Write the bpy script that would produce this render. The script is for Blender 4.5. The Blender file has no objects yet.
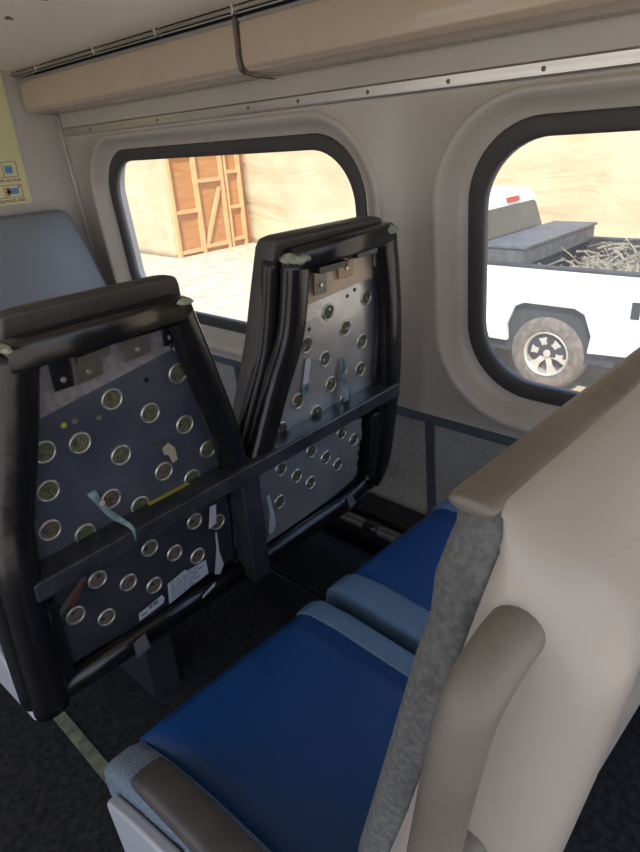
import bpy, bmesh, math, random
from mathutils import Vector, Matrix
random.seed(7)
PI = math.pi
H = 1.42                       # the camera's height over the floor; all coordinates below are relative to the camera point, z is shifted by H
C = bpy.context.scene.collection
SC = bpy.context.scene

# ------------------------------------------------------------------ materials
def mat(name, col, rough=.5, metal=0., col2=None, scale=20, detail=4, bump=0., bscale=None, spec=.5, lo=.35, hi=.65, coat=0, sheen=0, stretch=None):
    m = bpy.data.materials.new(name); m.use_nodes = True
    nt = m.node_tree; b = nt.nodes['Principled BSDF']
    b.inputs['Base Color'].default_value = (*col, 1); b.inputs['Roughness'].default_value = rough
    b.inputs['Metallic'].default_value = metal; b.inputs['Specular IOR Level'].default_value = spec
    b.inputs['Coat Weight'].default_value = coat; b.inputs['Sheen Weight'].default_value = sheen
    tc = nt.nodes.new('ShaderNodeTexCoord'); mp = nt.nodes.new('ShaderNodeMapping')
    nt.links.new(tc.outputs['Object'], mp.inputs['Vector'])
    if stretch: mp.inputs['Scale'].default_value = stretch
    if col2:
        n = nt.nodes.new('ShaderNodeTexNoise'); n.inputs['Scale'].default_value = scale; n.inputs['Detail'].default_value = detail
        r = nt.nodes.new('ShaderNodeValToRGB'); r.color_ramp.elements[0].position = lo; r.color_ramp.elements[1].position = hi
        r.color_ramp.elements[0].color = (*col, 1); r.color_ramp.elements[1].color = (*col2, 1)
        nt.links.new(mp.outputs[0], n.inputs['Vector']); nt.links.new(n.outputs['Fac'], r.inputs[0]); nt.links.new(r.outputs[0], b.inputs['Base Color'])
    if bump:
        n2 = nt.nodes.new('ShaderNodeTexNoise'); n2.inputs['Scale'].default_value = bscale or scale; n2.inputs['Detail'].default_value = 5
        bp = nt.nodes.new('ShaderNodeBump'); bp.inputs['Strength'].default_value = bump; bp.inputs['Distance'].default_value = .01
        nt.links.new(mp.outputs[0], n2.inputs['Vector']); nt.links.new(n2.outputs['Fac'], bp.inputs['Height']); nt.links.new(bp.outputs[0], b.inputs['Normal'])
    return m

M = dict(
    wall=mat('wall_laminate', (.41,.38,.34), .32, col2=(.44,.405,.36), scale=3, bump=.05, bscale=160),
    endwall=mat('bulkhead_laminate', (.47,.44,.41), .5, col2=(.51,.475,.44), scale=2.5, bump=.04, bscale=120),
    ceil=mat('ceiling_laminate', (.84,.75,.64), .4, col2=(.88,.79,.68), scale=2),
    duct=mat('duct_cover_plastic', (.43,.345,.265), .12, col2=(.45,.36,.28), scale=4, spec=.6),
    steel=mat('brushed_steel', (.62,.60,.57), .32, .85, col2=(.5,.48,.46), scale=25, stretch=(1,.08,4)),
    slot=mat('dark_slot', (.03,.028,.026), .7),
    carpet=mat('floor_carpet', (.017,.016,.016), .95, col2=(.038,.036,.036), scale=60, detail=10, bump=.2, bscale=400, spec=.15),
    stripe=mat('floor_strip_tape', (.26,.26,.15), .6, col2=(.12,.12,.08), scale=30, bump=.2, bscale=60),
    gasket=mat('window_gasket_rubber', (.045,.043,.043), .6),
    rail=mat('rail_metal', (.10,.12,.15), .4, .5),
    kick=mat('kick_carpet', (.24,.235,.225), .8, col2=(.29,.285,.275), scale=60, bump=.25, bscale=240),
    vinyl=mat('black_vinyl', (.006,.006,.007), .26, col2=(.011,.010,.011), scale=9, bump=.2, bscale=18, spec=.55),
    padv=mat('pad_vinyl', (.042,.039,.038), .5, col2=(.058,.053,.051), scale=12, bump=.1, bscale=200),
    plastic=mat('black_plastic', (.010,.010,.012), .33, bump=.05, bscale=60),
    bar=mat('black_painted_steel', (.04,.042,.05), .28, .5, col2=(.08,.083,.10), scale=22, bump=.08, bscale=60),
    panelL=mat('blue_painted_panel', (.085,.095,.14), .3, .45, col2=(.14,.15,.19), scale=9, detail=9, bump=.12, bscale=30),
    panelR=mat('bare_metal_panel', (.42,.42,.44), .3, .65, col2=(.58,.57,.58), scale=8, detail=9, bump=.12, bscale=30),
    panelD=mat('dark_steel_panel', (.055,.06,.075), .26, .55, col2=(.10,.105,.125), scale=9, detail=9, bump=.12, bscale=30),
    felt=mat('grey_felt', (.17,.16,.17), .9, col2=(.24,.225,.235), scale=70, detail=8, bump=.2, bscale=200),
    board=mat('board_warm_lit', (.58,.44,.32), .6, col2=(.66,.50,.38), scale=14),  # upper strip; pale tan base colour has the warm sun patch painted in
    ring=mat('grommet_metal', (.58,.58,.56), .3, .8),
    foam=mat('olive_foam', (.055,.065,.032), .95, col2=(.17,.18,.10), scale=260, detail=4, bump=.6, bscale=260),
    foamb=mat('brown_foam', (.085,.065,.045), .95, col2=(.17,.13,.10), scale=260, detail=4, bump=.6, bscale=260),
    zinc=mat('bracket_metal', (.14,.125,.11), .4, .6, col2=(.2,.18,.16), scale=30),
    brown=mat('bronze_bracket', (.36,.25,.16), .45, .3),
    bolt=mat('bolt_metal', (.5,.48,.45), .35, .9),
    yfoam=mat('old_green_foam', (.22,.25,.18), .95, col2=(.42,.44,.34), scale=60, bump=.8, bscale=90),
    paper=mat('white_paper', (.48,.52,.58), .6),
    ink=mat('printed_ink', (.12,.13,.17), .6),
    teal=mat('teal_cloth', (.05,.12,.14), .7, col2=(.22,.32,.34), scale=45),
    yellow=mat('yellow_edge', (.42,.38,.06), .5),
    beige=mat('beige_tab', (.42,.37,.30), .5),
    blue=mat('blue_seat_vinyl', (.006,.055,.20), .40, col2=(.009,.064,.22), scale=4, bump=.10, bscale=260, spec=.35),
    grey=mat('speckled_blue_grey_fabric', (.07,.105,.14), .8, col2=(.19,.235,.28), scale=330, detail=3, bump=.15, bscale=330),
    stripe2=mat('light_blue_band', (.09,.17,.28), .55, col2=(.12,.21,.33), scale=250, bump=.1, bscale=260),
    padside=mat('grey_fabric_side', (.075,.078,.08), .85, col2=(.13,.133,.135), scale=160, detail=8, bump=.15, bscale=90),
    padtop=mat('brown_vinyl_top', (.13,.115,.10), .45, col2=(.17,.15,.13), scale=14, bump=.12, bscale=220),
    shell=mat('beige_shell_plastic', (.37,.335,.305), .28, col2=(.39,.352,.32), scale=3, spec=.5),
    shield=mat('light_grey_plastic', (.40,.41,.43), .4),
    handle=mat('grab_handle_rubber', (.13,.118,.105), .48, col2=(.20,.182,.16), scale=9, bump=.06, bscale=200),
    arm=mat('dark_arm_pad', (.055,.05,.047), .5, col2=(.07,.065,.06), scale=20, bump=.1, bscale=240),
    pedestal=mat('pedestal_metal', (.028,.029,.033), .45, .3),
    farseat=mat('blue_grey_seat_vinyl', (.15,.165,.19), .4, col2=(.175,.19,.215), scale=3, bump=.05, bscale=120),
    poster=mat('poster_paper', (.66,.62,.36), .45), red=mat('poster_red', (.6,.12,.06), .5), bluei=mat('poster_blue', (.10,.27,.55), .5), blk=mat('poster_black', (.08,.07,.05), .6),
    sand=mat('sand_ground', (.46,.37,.25), .95, col2=(.62,.51,.36), scale=2.6, detail=10, bump=.8, bscale=3),
    ply=mat('plywood', (.42,.18,.05), .7, col2=(.50,.23,.075), scale=2, stretch=(1,1,6)), lumber=mat('pine_lumber', (.60,.36,.15), .7, col2=(.68,.43,.20), scale=5),
    white=mat('white_car_paint', (.80,.80,.80), .25, coat=.5), tyre=mat('tyre_rubber', (.10,.085,.07), .9, col2=(.20,.16,.12), scale=14), rim=mat('steel_rim', (.6,.55,.48), .4, .5),
    dark=mat('dark_bed_liner', (.035,.035,.037), .8), boxm=mat('toolbox_black', (.06,.06,.065), .5, col2=(.11,.105,.10), scale=12), tint=mat('tinted_glass', (.05,.055,.05), .1, spec=.7),
    brake=mat('brake_lamp_red', (.45,.03,.02), .3), branch=mat('dry_branches', (.16,.13,.08), .9, col2=(.34,.29,.2), scale=30), carbody=mat('car_body_exterior', (.4,.4,.42), .4, .5),
)
def tarp():
    m = mat('tan_sheeting', (.52,.41,.24), .8, col2=(.62,.50,.32), scale=.9, detail=5)
    nt = m.node_tree; b = nt.nodes['Principled BSDF']
    tc = nt.nodes.new('ShaderNodeTexCoord'); mp = nt.nodes.new('ShaderNodeMapping'); mp.inputs['Scale'].default_value = (.4,.4,1.0)
    n = nt.nodes.new('ShaderNodeTexNoise'); n.inputs['Scale'].default_value = 1.3; n.inputs['Detail'].default_value = 5; n.inputs['Distortion'].default_value = .6
    bp = nt.nodes.new('ShaderNodeBump'); bp.inputs['Strength'].default_value = .35; bp.inputs['Distance'].default_value = .35
    nt.links.new(tc.outputs['Object'], mp.inputs[0]); nt.links.new(mp.outputs[0], n.inputs['Vector']); nt.links.new(n.outputs['Fac'], bp.inputs['Height']); nt.links.new(bp.outputs[0], b.inputs['Normal'])
    return m
M['tarp'] = tarp()
def glass():
    m = bpy.data.materials.new('window_glass'); m.use_nodes = True; nt = m.node_tree
    for n in list(nt.nodes): nt.nodes.remove(n)
    o = nt.nodes.new('ShaderNodeOutputMaterial'); t = nt.nodes.new('ShaderNodeBsdfTransparent'); g = nt.nodes.new('ShaderNodeBsdfGlossy'); d = nt.nodes.new('ShaderNodeBsdfTranslucent')
    t.inputs[0].default_value = (.95,.96,.95,1); g.inputs['Roughness'].default_value = .02; d.inputs[0].default_value = (.75,.73,.68,1)
    lw = nt.nodes.new('ShaderNodeLayerWeight'); pw = nt.nodes.new('ShaderNodeMath'); pw.operation = 'POWER'; pw.inputs[1].default_value = 5; nt.links.new(lw.outputs['Facing'], pw.inputs[0]); f = nt.nodes.new('ShaderNodeMapRange'); f.inputs[3].default_value = .04; f.inputs[4].default_value = 1.0; nt.links.new(pw.outputs[0], f.inputs[0])
    m1 = nt.nodes.new('ShaderNodeMixShader'); m2 = nt.nodes.new('ShaderNodeMixShader')
    nt.links.new(f.outputs[0], m1.inputs[0]); nt.links.new(t.outputs[0], m1.inputs[1]); nt.links.new(g.outputs[0], m1.inputs[2])
    tc = nt.nodes.new('ShaderNodeTexCoord'); n = nt.nodes.new('ShaderNodeTexNoise'); n.inputs['Scale'].default_value = 130; n.inputs['Detail'].default_value = 2
    n3 = nt.nodes.new('ShaderNodeTexNoise'); n3.inputs['Scale'].default_value = 3.0
    r = nt.nodes.new('ShaderNodeMapRange'); r.inputs[1].default_value = .62; r.inputs[2].default_value = .75; r.inputs[3].default_value = .17; r.inputs[4].default_value = .40
    mu = nt.nodes.new('ShaderNodeMath'); mu.operation = 'MULTIPLY'
    nt.links.new(tc.outputs['Object'], n.inputs['Vector']); nt.links.new(tc.outputs['Object'], n3.inputs['Vector']); nt.links.new(n.outputs['Fac'], r.inputs[0])
    nt.links.new(r.outputs[0], mu.inputs[0]); nt.links.new(n3.outputs['Fac'], mu.inputs[1]); nt.links.new(mu.outputs[0], m2.inputs[0])
    nt.links.new(m1.outputs[0], m2.inputs[1]); nt.links.new(d.outputs[0], m2.inputs[2]); nt.links.new(m2.outputs[0], o.inputs[0])
    return m
M['glass'] = glass()

# ------------------------------------------------------------------ helpers
ORIG = {}
def obj(name, bm, m, parent=None, smooth=False, bevel=0, origin=None, segs=2, subsurf=0):
    bmesh.ops.recalc_face_normals(bm, faces=bm.faces)
    if parent is not None: og = ORIG[parent.name]
    else:
        if origin is None:
            xs = [v.co for v in bm.verts]
            origin = Vector(((min(v.x for v in xs)+max(v.x for v in xs))/2, (min(v.y for v in xs)+max(v.y for v in xs))/2, min(v.z for v in xs)))
        og = Vector(origin)
    for v in bm.verts: v.co = v.co - og
    me = bpy.data.meshes.new(name); bm.to_mesh(me); bm.free()
    for mm in (m if isinstance(m, (list, tuple)) else [m]): me.materials.append(mm)
    if smooth:
        for p in me.polygons: p.use_smooth = True
    o = bpy.data.objects.new(name, me); C.objects.link(o)
    ORIG[o.name] = og
    if parent is not None: o.parent = parent
    else: o.location = og + Vector((0,0,H))
    if bevel:
        b = o.modifiers.new('bevel', 'BEVEL'); b.width = bevel; b.segments = segs; b.limit_method = 'ANGLE'; b.angle_limit = .6
        for p in me.polygons: p.use_smooth = True
        if hasattr(b, 'harden_normals'): b.harden_normals = True
    if subsurf:
        s = o.modifiers.new('sub', 'SUBSURF'); s.levels = subsurf; s.render_levels = subsurf
    return o
def thing(name, label, cat, loc, group=None):
    o = bpy.data.objects.new(name, None); C.objects.link(o); o.empty_display_size = .1
    o.location = Vector(loc) + Vector((0,0,H)); ORIG[o.name] = Vector(loc)
    o['label'] = label; o['category'] = cat
    if group: o['group'] = group
    return o
def tag(o, label, cat, group=None, kind=None):
    o['label'] = label; o['category'] = cat
    if group: o['group'] = group
    if kind: o['kind'] = kind
    return o
def struct(o, label=None):
    o['kind'] = 'structure'
    if label: o['label'] = label
    return o
def copy_tree(o, off, parent=None):
    c = o.copy(); C.objects.link(c)
    if parent is None: c.location = o.location + Vector(off); ORIG[c.name] = ORIG[o.name] + Vector(off)
    else: c.parent = parent; ORIG[c.name] = ORIG[parent.name]
    for ch in list(o.children): copy_tree(ch, off, c)
    return c
def nb(): return bmesh.new()
def hexa(bm, p, mi=0):      # p: 8 points, bottom loop 0-3, top loop 4-7
    v = [bm.verts.new(q) for q in p]
    for f in ((0,1,2,3),(4,5,6,7),(0,1,5,4),(1,2,6,5),(2,3,7,6),(3,0,4,7)):
        bm.faces.new([v[i] for i in f]).material_index = mi
def box(bm, x0, x1, y0, y1, z0, z1, mi=0):
    hexa(bm, [(x0,y0,z0),(x1,y0,z0),(x1,y1,z0),(x0,y1,z0),(x0,y0,z1),(x1,y0,z1),(x1,y1,z1),(x0,y1,z1)], mi)
def bx(*a):
    b = nb(); box(b, *a); return b
def loft(bm, rows, close=True, cap0=True, cap1=True, mi=0):
    vs = [[bm.verts.new(p) for p in r] for r in rows]; n = len(rows[0])
    for a, b in zip(vs, vs[1:]):
        for i in range(n if close else n-1):
            j = (i+1) % n
            bm.faces.new((a[i], a[j], b[j], b[i])).material_index = mi
    if cap0: bm.faces.new(vs[0]).material_index = mi
    if cap1: bm.faces.new(vs[-1]).material_index = mi
    return vs
def ring2(w, h, n=16, e=2.0):      # superellipse profile
    out = []
    for i in range(n):
        t = 2*PI*i/n; c, s = math.cos(t), math.sin(t)
        out.append((w/2*math.copysign(abs(c)**(2/e), c), h/2*math.copysign(abs(s)**(2/e), s)))
    return out
def smooth_path(pts, k=4):          # Catmull-Rom
    P_ = [Vector(p) for p in pts]; out = []
    for i in range(len(P_)-1):
        p0 = P_[max(i-1,0)]; p1 = P_[i]; p2 = P_[i+1]; p3 = P_[min(i+2,len(P_)-1)]
        for j in range(k):
            t = j/k
            out.append(.5*((2*p1)+(-p0+p2)*t+(2*p0-5*p1+4*p2-p3)*t*t+(-p0+3*p1-3*p2+p3)*t**3))
    out.append(P_[-1]); return out
def sweep(bm, pts, prof, ref=(0,1,0), mi=0, wob=0, scale=None):
    P_ = [Vector(p) for p in pts]; rows = []; ref = Vector(ref)
    for i, p in enumerate(P_):
        t = (P_[min(i+1,len(P_)-1)] - P_[max(i-1,0)]).normalized()
        s = t.cross(ref).normalized(); u = s.cross(t).normalized()
        k = (1+random.uniform(-wob, wob)) * (scale[i] if scale else 1)
        rows.append([p + s*(a*k) + u*(b*k) for a, b in prof])
    loft(bm, rows, mi=mi)
def tube(bm, pts, r, n=12, ref=(0,1,0), mi=0): sweep(bm, pts, ring2(2*r, 2*r, n), ref, mi)
def plate(bm, poly, d0, d1, f):      # poly of (a,b), f(a,b,d) -> point ; prism between d0 and d1
    loft(bm, [[f(a,b,d0) for a,b in poly], [f(a,b,d1) for a,b in poly]])
def lathe(bm, prof, c, axis='X', n=32, mi=0, closed=False):
    c = Vector(c); rows = []
    for i in range(n):
        t = 2*PI*i/n; r_ = []
        for r, h in prof:
            if axis == 'X': r_.append(c+Vector((h, r*math.cos(t), r*math.sin(t))))
            else: r_.append(c+Vector((r*math.cos(t), r*math.sin(t), h)))
        rows.append(r_)
    rows.append(rows[0])
    vs = [[bm.verts.new(p) for p in r] for r in rows[:-1]]; vs.append(vs[0])
    m = len(prof)
    for a, b in zip(vs, vs[1:]):
        for i in range(m if closed else m-1):
            j = (i+1) % m
            bm.faces.new((a[i], a[j], b[j], b[i])).material_index = mi

# ------------------------------------------------------------------ wall with windows
Y_END, Y_BACK = 2.86, -1.30
def WX(z): return 1.4 + .057*(.1 - z)
W0, W1, PER = 1.195, 2.64, 1.778     # rubber gasket outline of the far window; the near one is one period back
ZB, ZT, RAD = -.675, .018, .19
def rrect(y0, y1, z0, z1, r, n=12):
    out = []
    for cy, cz, a0 in ((y1-r,z1-r,0),(y0+r,z1-r,90),(y0+r,z0+r,180),(y1-r,z0+r,270)):
        for i in range(n+1):
            a = math.radians(a0+90*i/n); out.append((cy+r*math.cos(a), cz+r*math.sin(a)))
    return out
def cell_loop(pts, Y0, Y1, Z0, Z1):
    cy = sum(p[0] for p in pts)/len(pts); cz = (Z0+Z1)/2; out = []
    for y, z in pts:
        dy, dz = y-cy, z-cz
        k = min((Y1-cy)/dy if dy > 1e-6 else ((Y0-cy)/dy if dy < -1e-6 else 1e9), (Z1-cz)/dz if dz > 1e-6 else ((Z0-cz)/dz if dz < -1e-6 else 1e9))
        out.append([cy+dy*k, cz+dz*k])
    for c in ((Y0,Z0),(Y1,Z0),(Y0,Z1),(Y1,Z1)):
        j = min(range(len(out)), key=lambda i: (out[i][0]-c[0])**2+(out[i][1]-c[1])**2); out[j] = list(c)
    return out
bm = nb()
MID = (W0 + W1 - PER)/2
cells = [(MID, Y_END, W0, W1), (Y_BACK, MID, W0-PER, W1-PER)]
prof = [(.090,0),(.086,-.004),(.079,-.008),(.070,-.009),(.061,-.004),(.050,.010),(.036,.026),(.018,.036),(.006,.039),(0,.040),(-.006,.06)]
for Y0, Y1, a, b in cells:
    rows = []
    base = rrect(a-.098, b+.098, ZB-.098, ZT+.068, RAD+.08)
    rows.append([(WX(z), y, z) for y, z in cell_loop(base, Y0, Y1, -.790, .088)])
    for d, o in prof:
        k = d if d < 0 else d
        rows.append([(WX(z)+o, y, z) for y, z in rrect(a-k, b+k, ZB-k, ZT+k*.68, RAD+k*.8)])
    loft(bm, rows, cap0=False, cap1=False)
def strip_wall(bm, z0, z1):
    v = [bm.verts.new(p) for p in ((WX(z0),Y_BACK,z0),(WX(z0),Y_END,z0),(WX(z1),Y_END,z1),(WX(z1),Y_BACK,z1))]; bm.faces.new(v)
strip_wall(bm, .088, .345)
w = obj('wall_right', bm, M['wall'], smooth=True); struct(w)
bmesh_low = nb()
v = [bmesh_low.verts.new(p) for p in ((WX(-1.42),Y_BACK,-1.42),(WX(-1.42),Y_END,-1.42),(WX(-.79),Y_END,-.79),(WX(-.79),Y_BACK,-.79))]; bmesh_low.faces.new(v)
struct(obj('wall_right_lower', bmesh_low, M['kick']))
# outer body skin, so that no light leaks and the window has a reveal
bm = nb()
for Y0, Y1, a, b in cells:
    base = rrect(a, b, ZB, ZT, RAD)
    rows = [[(WX(z)+.11, y, z) for y, z in cell_loop(base, Y0, Y1, -.9, .4)], [(WX(z)+.11, y, z) for y, z in rrect(a+.004, b-.004, ZB+.004, ZT-.004, RAD)], [(WX(z)+.072, y, z) for y, z in rrect(a+.004, b-.004, ZB+.004, ZT-.004, RAD)]]
    loft(bm, rows, cap0=False, cap1=False)
box(bm, 1.55, 1.58, Y_BACK, Y_END+.1, -2.0, -.9)
box(bm, 1.46, 1.58, Y_BACK, Y_END+.1, .39, .6)
struct(obj('wall_right_outer', bm, M['carbody']))
for n, (Y0, Y1, a, b) in enumerate(cells):
    bm = nb(); g = .044
    rows = []
    for d, o in ((-.001,.038),(.002,.034),(.006,.032),(.036,.032),(.041,.034),(g,.038),(g,.06)):
        rows.append([(WX(z)+o, y, z) for y, z in rrect(a+d, b-d, ZB+d, ZT-d, RAD-d*.7)])
    loft(bm, rows, cap0=False, cap1=False)
    win = obj('window_%d' % (n+1), bm, M['gasket'], smooth=True); struct(win)
    bm = nb(); pts = rrect(a+g-.004, b-g+.004, ZB+g-.004, ZT-g+.004, RAD-g*.7)
    bm.faces.new([bm.verts.new((WX(z)+.046, y, z)) for y, z in pts])
    obj('pane', bm, M['glass'], win)

# end wall, floor, ceiling, trims
struct(obj('wall_end', bx(-1.7, 1.6, Y_END, Y_END+.05, -1.42, .9), M['endwall']))
struct(obj('floor', bx(-1.7, 1.55, Y_BACK, Y_END, -1.5, -1.42), M['carpet']))
bm = nb()
xs = [-1.7,-1.2,-.6,0,.5,.9,1.243]; zz = [.50,.50,.49,.46,.42,.368,.330]
loft(bm, [[(x, y, z) for x, z in zip(xs, zz)] + [(x, y, z+.012) for x, z in reversed(list(zip(xs, zz)))] for y in (Y_BACK, Y_END)])
xs = [1.20,1.20,1.50,1.50]
struct(obj('ceiling', bm, M['ceil'], smooth=False))
bm = nb(); box(bm, 1.19, 1.60, Y_BACK, Y_END, .40, .42); box(bm, 1.335, 1.345, Y_BACK, Y_END, .315, .40)
struct(obj('ceiling_slot', bm, M['slot']))
bm = nb()
box(bm, -1.7, 1.60, Y_BACK, Y_END+.1, .62, .66)
struct(obj('ceiling_roof', bm, M['carbody']))
# metal strip above the windows with its screws
bm = nb()
rows = [[(WX(z)-d, y, z) for z, d in ((.086,.001),(.088,.006),(.092,.008),(.115,.008),(.119,.005),(.120,.001))] for y in (Y_BACK, Y_END-.012)]
loft(bm, rows, close=True)
t1 = obj('trim_1', bm, M['steel']); struct(t1)
for y in (2.59, 2.10, 1.60, 1.384, 1.13, .89, .66, .40, .15):
    bm = nb(); lathe(bm, [(0,-.0115),(.004,-.011),(.0055,-.008),(.0055,0)], (WX(.103), y, .103), 'X', 10); obj('screw', bm, M['zinc'], t1, smooth=True)
t2 = obj('trim_2', nb(), M['steel']) if False else None
bm = nb(); sweep(bm, [(WX(.17)-.006, Y_END-.010, .17), (WX(-.77)-.006, Y_END-.010, -.77)], ring2(.022,.014,8,4)); struct(obj('trim_2', bm, M['endwall'], smooth=True))
bm = nb()
loft(bm, [[(WX(z)-d, y, z) for z, d in ((-.785,0),(-.787,.008),(-.807,.010),(-.812,.007),(-.812,0))] for y in (Y_BACK, Y_END)])
t3 = obj('trim_3', bm, M['rail']); struct(t3)
for k, y in enumerate((.97, 1.90, 2.5, .05)):
    bm = nb(); loft(bm, [[(WX(z)-.0, y-.016, z),(WX(z)-.008, y-.014, z),(WX(z)-.008, y+.014, z),(WX(z), y+.016, z)] for z in (-.803, -1.17)])
    struct(obj('trim_%d' % (k+4), bm, M['rail']))
# the thin crack line of the window surround
bm = nb(); tube(bm, smooth_path([(WX(.086)-.001,1.985,.086),(WX(.06)-.001,1.975,.062),(WX(.05)-.004,1.93,.05),(WX(.04)+.001,1.86,.035),(WX(.015)+.028,1.855,.012)]), .0013, 6)
tag(obj('cable', bm, M['shield']), 'thin pale cable hanging from the metal strip over the far window', 'cable')
# floor strip
struct(obj('trim_9', bx(.305, .337, -.2, 2.3, -1.42, -1.417), M['stripe']))

# overhead duct covers
def duct(y0, y1, label):
    t = thing('duct_cover', label, 'duct cover', (1.3, (y0+y1)/2, .17), 'beige duct covers along the ceiling')
    sec = [(1.262,.300),(1.256,.290),(1.254,.215),(1.258,.193),(1.270,.181),(1.300,.176),(1.385,.172),(1.395,.176),(1.395,.29),(1.34,.305),(1.275,.305)]
    bm = nb(); loft(bm, [[(x, y, z) for x, z in sec] for y in (y0, y1)]); obj('cover', bm, M['duct'], t, bevel=.004)
    bm = nb(); loft(bm, [[(x-.004, y, z+.003) for x, z in ((1.262,.300),(1.256,.292))]+[(1.275,y,.309),(1.275,y,.300)] for y in (y0, y1)]); obj('edge_lip', bm, M['shield'], t)
    return t
duct(1.462, Y_END-.012, 'beige plastic duct cover above the far window, running to the end wall')
near_duct = duct(Y_BACK, 1.448, 'beige plastic duct cover above the near window')
bm = nb()
sec = [(1.250,.308),(1.2505,.215),(1.2545,.191),(1.268,.177),(1.30,.171),(1.375,.167)]
sec2 = [(x-.004, z-.003) for x, z in reversed(sec)]
loft(bm, [[(x, y, z) for x, z in sec+sec2] for y in (1.449, 1.461)])
obj('joint_clip', bm, M['zinc'], near_duct)
# rod under the ceiling
t = thing('metal_rod', 'thin grey metal rod on brackets between ceiling and duct covers', 'rod', (1.235, .8, .32))
bm = nb(); tube(bm, [(1.236, Y_BACK, .3195), (1.236, Y_END-.002, .3195)], .005, 10, ref=(0,0,1)); obj('rod', bm, M['steel'], t, smooth=True)
bm = nb(); tube(bm, [(1.250, Y_BACK, .3125), (1.250, Y_END-.002, .3125)], .0022, 8, ref=(0,0,1)); obj('thin_rod', bm, M['shield'], t, smooth=True)
for y in (2.62, 2.17, 1.80, 1.44, 1.0, .55):
    bm = nb(); box(bm, 1.229, 1.254, y-.005, y+.005, .310, .333); obj('rod_bracket', bm, M['steel'], t, bevel=.002)
for x, y in ((.902,2.01),(.887,1.755)):
    bm = nb(); z = .375+(.9-x)*.1; lathe(bm, [(0,-.005),(.006,-.004),(.009,0)], (x, y, z-.006), 'Z', 10)
    box(bm, x-.012, x+.012, y-.0025, y+.0025, z-.013, z-.010)
    tag(obj('ceiling_screw', bm, M['zinc']), 'small dark screw in the ceiling, %s' % ('the one nearer the end wall' if y > 1.9 else 'the one nearer the camera'), 'screw')

# poster on the end wall
t = thing('safety_poster', 'pale yellow instruction poster with small pictograms on the end wall', 'poster', (.97, Y_END, -.165))
yp = Y_END-.004
obj('sheet', bx(.74, 1.196, yp, Y_END-.0005, -.163, .42), M['poster'], t)
def rectp(bm, x0, x1, z0, z1): box(bm, x0, x1, yp-.0012, yp, z0, z1)
def frame(bm, x0, x1, z0, z1, w=.0018):
    rectp(bm,x0,x1,z0,z0+w); rectp(bm,x0,x1,z1-w,z1); rectp(bm,x0,x0+w,z0,z1); rectp(bm,x1-w,x1,z0,z1)
def scr(x, z): return x, z
bm = nb(); frame(bm, .93, 1.165, -.055, .005); frame(bm, .93, 1.165, -.135, -.085)
for x in (.985,1.045,1.105): rectp(bm, x, x+.0018, -.055, .005)
for x in (1.01,1.09): rectp(bm, x, x+.0018, -.135, -.085)
obj('pictogram_frame', bm, M['blk'], t)
bm = nb()
for k, z in enumerate((-.066,-.072,-.145,-.151,.30,.285,.27)):
    x = .80
    while x < 1.16:
        l = random.uniform(.012,.04); rectp(bm, x, min(x+l, 1.17), z, z+.003); x += l+.008
obj('text_lines', bm, M['blk'], t)
for x, z, w_, h in ((1.115,-.04,.03,.028),(1.055,-.04,.028,.026),(1.105,-.122,.045,.024),(1.02,-.122,.04,.022),(.95,-.04,.02,.028)):
    bm = nb(); rectp(bm, x, x+w_, z, z+h); obj('pictogram_blue', bm, M['bluei'], t)
for x, z, w_, h in ((1.098,-.128,.012,.034),(1.150,-.098,.008,.008),(1.035,-.098,.01,.008),(1.000,-.036,.012,.018),(1.096,-.116,.02,.008)):
    bm = nb(); rectp(bm, x, x+w_, z, z+h); obj('pictogram_red', bm, M['red'], t)

# far seat back against the end wall
def far_seat(dx):
    t = thing('wall_seat', '', 'seat', (1.05+dx, 2.5, -1.42))
    bm = nb(); rows = []
    for z, x0, x1, y0, y1 in ((-.95,.80,1.40,2.60,2.70),(-.62,.80,1.385,2.66,2.76),(-.40,.83,1.345,2.70,2.80),(-.235,.87,1.305,2.735,2.83),(-.208,.885,1.29,2.745,2.825),(-.198,.91,1.265,2.76,2.81)):
        r = .022; rows.append([(x+dx, y, z) for x, y in ((x0,y1),(x0,y0+r),(x0+r*.4,y0+r*.3),(x0+r,y0),(x1-r,y0),(x1-r*.4,y0+r*.3),(x1,y0+r),(x1,y1))])
    loft(bm, rows); obj('backrest', bm, M['farseat'], t, bevel=.006)
    bm = nb(); loft(bm, [[(.80+dx,2.12,z0),(1.36+dx,2.12,z0),(1.36+dx,2.66,z0-.03*s),(.80+dx,2.66,z0-.03*s)] for z0, s in ((-1.06,0),(-.93,1))]); obj('cushion', bm, M['blue'], t, bevel=.03, segs=4)
    obj('seat_base', bx(.88+dx, 1.28+dx, 2.25, 2.6, -1.42, -1.06), M['pedestal'], t)
    return t
far_seat(0)['label'] = 'blue grey seat back against the end wall below the yellow poster'

# wall heater and conduits at the wall foot
t = thing('heater_cover', 'long black heater cover along the foot of the window wall', 'heater', (1.38, .8, -1.42))
bm = nb(); loft(bm, [[(1.345,y,-1.42),(1.345,y,-1.19),(1.355,y,-1.172),(1.464,y,-1.172),(1.464,y,-1.42)] for y in (Y_BACK, Y_END-.01)]); obj('casing', bm, M['plastic'], t)
bm = nb(); box(bm, 1.36, 1.455, Y_BACK, Y_END-.01, -1.172, -1.168); obj('top_plate', bm, M['pedestal'], t)
obj_ = thing('floor_box', 'low dark equipment box on the floor beside the window wall heater', 'box', (1.16, 1.2, -1.42))
bm = nb(); box(bm, 1.02, 1.30, .93, 1.37, -1.42, -1.27); obj('casing', bm, M['plastic'], obj_, bevel=.006)
bm = nb(); box(bm, 1.035, 1.285, .945, 1.355, -1.27, -1.266); obj('lid', bm, M['pedestal'], obj_)

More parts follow.
